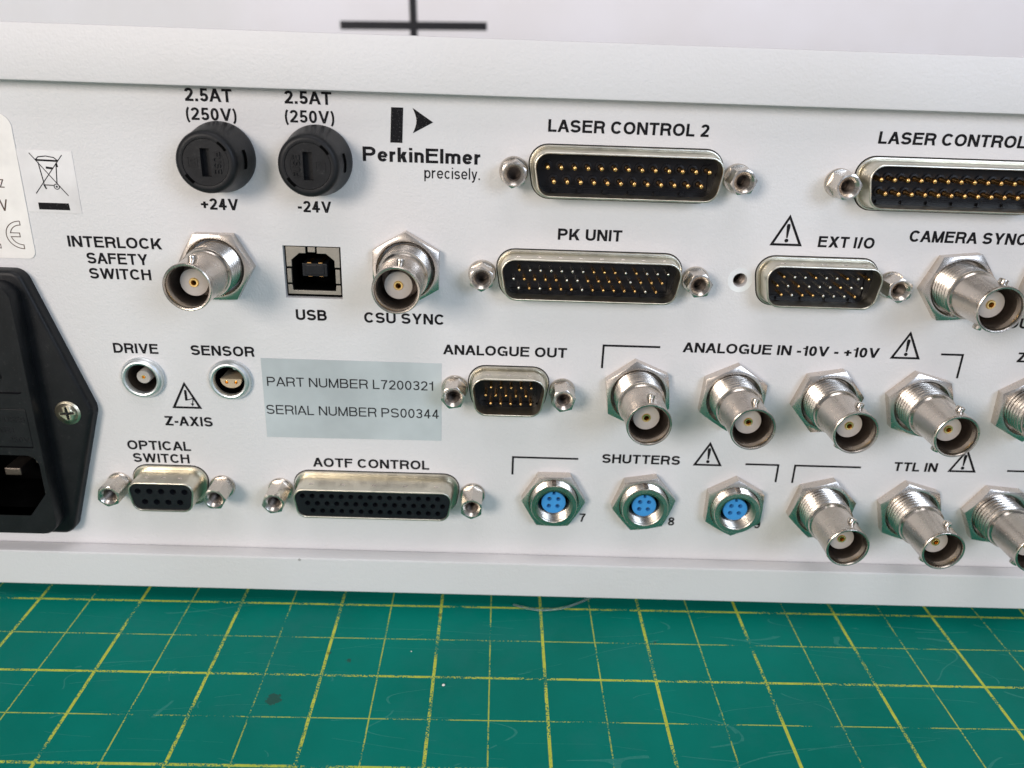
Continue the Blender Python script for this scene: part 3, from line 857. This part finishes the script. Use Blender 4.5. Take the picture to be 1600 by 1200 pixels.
m.plate([(USBX0-.0, USBZ0), (USBX1, USBZ0), (USBX1, USBZ1), (USBX0, USBZ1)], [[(USBX0+.02, USBZ0+.02), (USBX0+.02, USBZ1-.02), (USBX1-.02, USBZ1-.02), (USBX1-.02, USBZ0+.02)]], -1.6, -.02, False)

# ---------------- round push-pull sockets
def round_socket(cx, cz, kind, lab):
    root = empty('round_socket', inst, (cx, 0, cz), lab)
    m = MB(); m.lathe([(4.95, 0), (4.95, .7), (4.72, 1.0), (4.62, 1.35), (4.30, 1.68), (3.95, 1.75), (3.62, 1.62), (3.50, 1.35), (3.48, .6), (3.48, -.4)], 64)
    m.build('bezel_ring', 'zinc', root, smooth=28)
    m = MB(); m.lathe([(3.46, .4), (3.40, -9), (.01, -9)], 48)
    m.build('socket_bore', 'bore' if kind == 'drive' else 'void', root, smooth=40)
    if kind == 'drive':
        m = MB(); m.lathe([(1.62, -9), (1.62, -.05), (1.5, .12), (.50, .14), (.50, -.6)], 32)
        m.build('insulator', 'ptfe', root, smooth=40)
        m = MB(); m.lathe([(.49, -3), (.49, .10), (.30, .10), (.27, -1.2), (.01, -1.2)], 20)
        m.build('centre_contact', 'golddark', root, smooth=40)
    else:
        prof = [(2.45*math.cos(R(a)), -.15+2.05*math.sin(R(a))) for a in range(-180, 1, 12)]
        prof = [(-2.45, .05)]+prof[1:-1]+[(2.45, .05)]
        m = MB(); m.plate(prof, [circle(-1.08, -.8, .42, 16)[::-1], circle(1.08, -.8, .42, 16)[::-1]], -9, .1); m.build('insulator', 'peek', root, smooth=35)
        for x in (-1.08, 1.08):
            m = MB(); m.lathe([(.41, -3), (.41, -.1), (.30, -.05), (.25, -1.0), (.01, -1.0)], 16); m.build('contact_socket', 'golddark', root, (x, 0, -.8), smooth=40)
        m = MB(); m.lathe([(.5, -9), (.5, -1.5), (.01, -1.45)], 12); m.build('key_pin', 'zinc', root, (.6, 0, 2.2), smooth=40)
round_socket(-77.45, -30.1, 'drive', 'silver ringed socket with one white core below the DRIVE lettering')
round_socket(-57.3, -30.0, 'sensor', 'silver ringed socket with a beige two hole core below the SENSOR lettering')

# ---------------- shutter sockets with blue inserts
def shutter(cx, cz, rot, lab):
    root = empty('shutter_socket', inst, (cx, 0, cz), lab)
    m = MB(); hex_nut(m, 13.5, 2.9, 6.55, [(6.1, 2.92), (5.9, 2.7), (5.75, 2.2)], rot=R(rot), cham=.35); m.build('nut', 'nut', root, smooth=25)
    m = MB(); m.lathe([(5.7, 1.8)]+thread(5.82, 5.5, 1.8, 4.5, .55)+[(5.55, 4.75), (5.45, 4.9), (4.50, 4.92)], 64)
    m.build('threaded_ring', 'nickel', root, smooth=45)
    m = MB(); m.lathe([(4.50, 4.92), (4.42, 4.8)]+thread(4.42, 4.02, 1.4, 4.75, .66)[::-1]+[(3.5, .9)], 64); m.build('inner_thread', 'ringthread', root, smooth=45)
    m = MB(); m.lathe([(4.1, 1.6), (3.9, .6), (3.0, .5), (.1, .5)], 40); m.build('ring_floor', 'void', root, smooth=40)
    notch = []
    out = []
    for k in range(48):
        a = 90+7+(346*k/47); out.append((2.92*math.cos(R(a)), 2.92*math.sin(R(a))))
    out += [(.36, 2.15), (-.36, 2.15)]
    m = MB(); m.plate(out, [circle(x, z, .56, 16)[::-1] for x, z in ((-1.05, 1.0), (1.12, 1.0), (-1.10, -.95), (1.02, -.95))], .6, 3.0)
    m.build('insert', 'blue', root, smooth=35)
    for x, z in ((-1.05, 1.0), (1.12, 1.0), (-1.10, -.95), (1.02, -.95)):
        m = MB(); m.lathe([(.54, .7), (.54, 1.5), (.42, 1.5), (.36, .9), (.01, .9)], 12); m.build('contact_socket', 'golddark', root, (x, 0, z), smooth=40)
    m = MB(); m.box(-.75, .35, -4.6, -1.9, 5.55, 5.95); m.build('key_notch_shade', 'bore', root, smooth=0, bevel=.1)  # dark bar on the thread painted as the shade of a keyway
shutter(18.95, -58.75, 0, 'blue cored socket beside the number 7')
shutter(41.05, -58.95, 10, 'blue cored socket beside the number 8')
shutter(63.4, -59.35, 30, 'blue cored socket beside the number 9')

# ---------------- mains inlet at the left edge
cxI, czI = -115.0, -38.2
inl = empty('mains_inlet', inst, (cxI, 0, czI), 'black mains inlet with fuse drawer and switch at the left edge')
half = [(13.0, -33.2), (17.2, -29.6), (26.6, 0), (17.2, 33.0-.2), (13.0, 33.2)]
hexo = [(-15.8, -33.2), (15.8, -33.2), (25.75, -.6), (25.75, 1.0), (15.2, 33.2), (-15.2, 33.2), (-25.75, 1), (-25.75, -.6)]
m = MB(); rr_ = [3.2, 3.2, 2.5, 2.5, 3.2, 3.2, 2.5, 2.5]
hole = rrect(-14.2, 14.2, -31, 31, 3.4)
m.loft([ring_at(round_poly(hexo, rr_, o_), h) for o_, h in ((0, 0), (0, 2.1), (-.15, 2.6), (-.6, 2.95), (-1.2, 3.0))])
m.plate(round_poly(hexo, rr_, -1.2), [rrect(-13.9, 13.9, -30, 30, 3.0)[::-1]], 2.6, 3.0, False, False)
m.build('flange', 'black', inl, smooth=40)
m = MB()                                                # raised body: top with three openings
blk = rrect(-14.7, 14.7, -30.9, 31.2, 3.6)
blk_t = rrect(-14.3, 14.3, -30.5, 30.8, 3.4)
sw = rrect(-12.8, 12.8, 5.8, 26.7, .6)
fz = rrect(-13.0, 13.0, -7.7, 2.2, .3)
sock = [(-13.5, -13.0), (-13.5, -19.5), (-9.0, -25.8), (9.0, -25.8), (13.5, -19.5), (13.5, -13.0)]
sock = round_poly([(-9.0, -25.8), (9.0, -25.8), (13.5, -19.8), (13.5, -9.6), (-13.5, -9.6)], [.8, .8, .8, 2.8, 2.8])
m.loft([ring_at(blk, 2.9), ring_at(blk, 6.6), ring_at([(x*.992, z*.995) for x, z in blk], 6.9)])
m.plate([(x*.992, z*.995) for x, z in blk], [list(reversed(sw)), list(reversed(fz)), list(reversed(sock))], 3.02, 6.9, False, True)
m.build('inlet_body', 'black', inl, smooth=35)
m = MB(); m.plate(rrect(-12.6, 12.6, 6.0, 26.5, .5), [rrect(-8.8, 8.8, 9.0, 24.0, .5)[::-1]], 3.1, 6.3); m.build('switch_frame', 'black', inl, smooth=35)
m = MB(); m.loft([[(-8.6, -3.5, z) for z in ()]]) if False else None
m = MB(); m.add([(x, -h, z) for x in (-8.6, 8.6) for h, z in ((3.2, 9.1), (5.0, 9.1), (6.0, 16.4), (9.0, 23.9), (3.2, 23.9))],
                [(0,1,2,3,4), (5,6,7,8,9), (0,1,6,5), (1,2,7,6), (2,3,8,7), (3,4,9,8)]); m.build('rocker', 'insul', inl, smooth=0, bevel=.2)
m = MB(); m.plate(rrect(-12.8, 12.8, -7.5, 2.0, .3), [], 2.0, 6.72); m.build('fuse_drawer', 'black', inl, smooth=0, bevel=.12)
for txt, x1, z in (('FUSES', 12.2, -1.2), ('250V', 12.2, -6.3), ('FUSE', 5.8, -6.3), ('OVER', 9.2, -3.9)):
    w_ = len(txt)*1.15
    t = text_mesh(txt, x1-w_, x1, z, 1.25, .12, .14, 6.70, 6.80); t.build('raised_lettering', 'black', inl, smooth=0, label='raised lettering reading ' + txt)
m = MB(); m.loft([ring_at(sock, 6.8), ring_at([(x*.985, z) for x, z in sock], -11)], False, True); m.build('socket_well', 'void', inl, smooth=0)
for x, z in ((7, -15.2), (-7, -15.2), (0, -19.8)):
    m = MB(); m.box(x-.8 if x else -2, x+.8 if x else 2, 3.5, 10, z-2 if x else z-1, z+2 if x else z+1); m.build('earth_blade' if not x else 'mains_blade', 'bore', inl, smooth=0, bevel=.25)  # blades coloured dark for the shade down in the well
# screw
def cross_screw(x, z, rot):
    root = MB()
    prof = [(2.95, 2.6), (2.95, 3.05), (2.7, 3.3), (1.9, 3.55)]
    cr = []
    for k in range(4):
        a = R(rot+90*k); ca, sa = math.cos(a), math.sin(a)
        for px, pz in ((.36, .36), (1.65, .30), (1.65, -.30)):
            cr.append((px*ca-(-pz)*sa if False else px*ca+pz*sa, px*sa-pz*ca))
    cr2 = sorted(cr, key=lambda p: math.atan2(p[1], p[0]))
    root.lathe([(2.95, 2.6), (2.95, 3.05), (2.6, 3.35), (2.35, 3.45)], 40)
    circ = circle(0, 0, 2.35, 40)
    root.plate(circ, [cr2[::-1]], 2.4, 3.45, False, True)
    root.add([(p[0], -2.45, p[1]) for p in cr2], [tuple(range(12))])
    return root.build('screw', 'screw', inl, (x, 0, z), smooth=35)
cross_screw(20.15, -.25, 6)
cross_screw(-20.15, -.25, 40)

# ---------------- labels stuck on the panel
lb = MB(); lb.plate(round_poly([(-136, -2.85), (-96.95, -2.85), (-96.9, 27.3), (-136, 27.3)], [2, 1.6, 2.6, 2]), [], .06, .17)
white = lb.build('paper_sticker', 'whitelabel', inst, smooth=0, label='warm white rating label with rounded corners at the left edge')
legend('HZ', -103.0, -100.75, 12.3, 1.75, white, .13, 'inkbrown', .14, .17, 'brown lettering reading HZ')
legend('230V', -107.2, -100.85, 7.4, 2.45, white, .14, 'inkbrown', .14, .17, 'brown lettering reading 230V')
def outline_ce():
    q = []
    cz, ro, ri = 2.3, 3.0, 2.15
    for cx, mid in ((-104.0-.1, False), (-98.95-.1, True)):
        def P(r, a): return (cx+r*math.cos(R(a))*1.12, cz+r*math.sin(R(a)))
        o_ = [P(ro, a) for a in range(90, 271, 9)]; i_ = [P(ri, a) for a in range(270, 89, -9)]
        if not mid: loop = o_+i_+[o_[0]]
        else:
            lo = [p for p in i_ if p[1] < cz-.42]; up = [p for p in i_ if p[1] > cz+.42]
            loop = o_+lo+[(lo[-1][0]-.1, cz-.42), (cx-.45, cz-.42), (cx-.45, cz+.42), (up[0][0]-.1, cz+.42)]+up+[o_[0]]
        q.extend(_strip(loop, .17))
    return q
line_mark('conformity_mark', outline_ce(), white, 'inkbrown', .17, 'outlined CE mark')
lb = MB(); lb.plate([(-96.6, 7.45), (-85.35, 7.3), (-85.45, 20.2), (-96.9, 20.2)], [], .03, .10)
binl = lb.build('bin_sticker', 'binlabel', inst, smooth=0, label='small square sticker with crossed out wheeled bin')
q = []
for a in ([(-94.35, 19.65), (-87.6, 11.0)], [(-87.6, 19.4), (-94.35, 11.3)]): q += _strip(a, .17)
for a in ([(-92.8, 17.9), (-92.3, 13.4)], [(-89.05, 17.8), (-89.6, 13.4)], [(-92.3, 13.15), (-90.2, 13.1)], [(-93.2, 18.35), (-92.6, 18.9), (-91, 19.1), (-89.4, 18.85), (-88.7, 18.3)]): q += _strip(a, .20)
q += _strip([(-93.3, 18.25), (-88.6, 18.15)], .38); q += _strip([(-91.35, 16.75), (-89.95, 16.6)], .45); q += _strip([(-92.4, 13.3), (-92.0, 12.3)], .3); q += _strip([(-89.0, 17.7), (-88.9, 16.9)], .3)
q += _strip([( -89.75+.55*math.cos(R(a)), 12.85+.55*math.sin(R(a))) for a in range(0, 361, 30)], .16)
q += _strip([( -89.75+.15*math.cos(R(a)), 12.85+.15*math.sin(R(a))) for a in range(0, 361, 60)], .16)
q.append([(-94.3, 7.95), (-87.75, 7.95), (-87.85, 9.4), (-94.3, 9.4)])
line_mark('bin_pictogram', q, binl, 'ink', .10, 'crossed out wheeled bin above a black bar')
lb = MB(); lb.plate([(-50.1, -44.6), (-8.55, -44.35), (-8.5, -24.55), (-50.0, -24.5)], [], .02, .09)
grey = lb.build('serial_sticker', 'greylabel', inst, smooth=0, label='silver grey part and serial number sticker')
legend('PART NUMBER L7200321', -49.0, -10.45, -31.4, 2.3, grey, .128, 'inkthin', .15, .09)
legend('SERIAL NUMBER PS00344', -49.7, -9.15, -38.55, 2.35, grey, .128, 'inkthin', .15, .09)

# ---------------- printing on the panel
for t in (('2.5AT', -60.6, -51.1, 30.95, 2.55, .165), ('(250V)', -60.85, -50.4, 27.3, 2.45, .155), ('2.5AT', -40.4, -30.9, 31.1, 2.5, .165), ('(250V)', -40.65, -30.4, 27.45, 2.45, .155),
          ('+24V', -59.75, -51.85, 9.05, 2.4, .165), ('-24V', -39.15, -32.05, 9.15, 2.4, .165),
          ('INTERLOCK', -89.5, -69.2, 0.05, 2.42, .16), ('SAFETY', -86.0, -72.75, -3.57, 2.45, .16), ('SWITCH', -86.0, -72.5, -6.95, 2.4, .16),
          ('USB', -41.2, -34.3, -15.1, 2.5, .17), ('CSU SYNC', -25.9, -7.8, -15.25, 2.48, .165),
          ('LASER CONTROL 2', 13.5, 46.75, 27.32, 2.48, .17), ('LASER CONTROL 1', 82.1, 115.35, 27.15, 2.46, .17),
          ('PK UNIT', 16.7, 30.55, 4.95, 2.46, .17), ('EXT I/O', 73.35, 85.6, 5.15, 2.42, .17), ('CAMERA SYNC', 92.95, 118.7, 6.95, 2.5, .17),
          ('DRIVE', -83.4, -73.25, -24.3, 2.4, .165), ('SENSOR', -65.8, -51.35, -24.3, 2.42, .165), ('Z-AXIS', -73.95, -62.75, -42.35, 2.45, .165),
          ('OPTICAL', -83.8, -68.7, -49.0, 2.45, .16), ('SWITCH', -82.9, -69.4, -52.38, 2.42, .16),
          ('ANALOGUE OUT', -8.15, 20.15, -22.3, 2.38, .165), ('AOTF CONTROL', -39.65, -11.5, -52.3, 2.42, .165),
          ('ANALOGUE IN -10V - +10V', 46.65, 91.75, -20.05, 2.4, .165), ('SHUTTERS', 30.3, 49.2, -49.08, 2.42, .165), ('TTL IN', 101.35, 111.95, -49.05, 2.42, .17),
          ('7', 25.85, 27.35, -65.75, 2.35, .145), ('8', 48.1, 49.65, -66.15, 2.35, .145), ('9', 69.7, 71.25, -66.3, 2.35, .145), ('10', 93.2, 95.9, -66.1, 2.4, .18),
          ('OUT', 119.4, 126.6, -11.95, 2.4, .17), ('Z-AXIS', 123.85, 135, -20.05, 2.4, .17)):
    legend(t[0], t[1], t[2], t[3], t[4], inst, t[5])
legend('PerkinElmer', -24.9, -.35, 20.22, 2.95, inst, .165, 'ink', .12)
legend('precisely.', -12.1, -.4, 17.1, 2.35, inst, .105, 'ink', .13)
arrow = [(-14.45, 31.1), (-10.2, 28.38), (-14.4, 26.1)]
left_edge = [(-14.4+.78*math.sin(PI*k/8), 26.1+5.0*k/8) for k in range(9)]
line_mark('company_emblem', [[(-19.35+.25, 24.15), (-16.75, 24.1), (-16.2, 31.05), (-18.65, 31.05)] if False else [(-19.1, 24.12), (-16.6, 24.12), (-16.3, 31.08), (-18.75, 31.08)],
          [(-10.2, 28.38)]+[(x, z) for x, z in reversed(left_edge)]], inst, label='black emblem of a bar and an arrowhead')
def bracket(pts):
    q = []
    for a, b in zip(pts, pts[1:]):
        (x0, z0), (x1, z1) = a, b; k = .24
        q.append([(min(x0,x1)-k, min(z0,z1)-k), (max(x0,x1)+k, min(z0,z1)-k), (max(x0,x1)+k, max(z0,z1)+k), (min(x0,x1)-k, max(z0,z1)+k)])
    line_mark('bracket_line', q, inst)
bracket([(28.5, -24.3), (28.5, -19.0), (41.2, -19.0)]); bracket([(106.3, -18.7), (111.1, -18.7), (111.1, -24.2)])
bracket([(8.75, -52.7), (8.75, -48.2), (24.3, -48.2)]); bracket([(65.4, -48.35), (73.2, -48.35), (73.2, -52.8)])
bracket([(77.3, -52.9), (77.3, -48.35), (93.1, -48.35)]); bracket([(129.4, -48.2), (140, -48.2)])
def triangle(cx, z, w_, h_, kind):
    k = .5
    tri = [(cx-w_/2, z), (cx+w_/2, z), (cx, z+h_)]
    c = (cx, z+h_*.36); q = []
    inn_ = [(cx-w_/2+k*1.75, z+k), (cx+w_/2-k*1.75, z+k), (cx, z+h_-k*2.1)]
    for i in range(3):
        j = (i+1) % 3; q.append([tri[i], tri[j], inn_[j], inn_[i]])
    if kind == 'warn':
        q.append([(cx-.16, z+1.75), (cx+.16, z+1.75), (cx+.40, z+4.3), (cx+.28, z+4.75), (cx-.28, z+4.75), (cx-.40, z+4.3)])
        q.append(circle(cx, z+1.15, .42, 16))
    else:
        q.append([(cx-.25, z+2.0), (cx+.35, z+2.3), (cx+.3, z+4.7), (cx-.25, z+4.7)])
        q += _strip([(cx, z+2.1), (cx+1.65, z+2.65), (cx+1.4, z+1.3)], .22)
        q.append([(cx+.95, z+1.35), (cx+1.3, z+.65), (cx+1.8, z+1.3)])
    line_mark('warning_triangle', q, inst, label='black outlined warning triangle with ' + ('exclamation mark' if kind == 'warn' else 'lightning arrow'))
triangle(66.35, 5.2, 7.1, 6.8, 'warn'); triangle(97.95, -20.1, 7.0, 6.75, 'warn'); triangle(55.95, -49.1, 7.1, 6.5, 'warn'); triangle(118.1, -48.9, 7.0, 6.5, 'warn')
triangle(-68.3, -37.8, 7.0, 6.8, 'volt')
print('objects', len(bpy.data.objects))
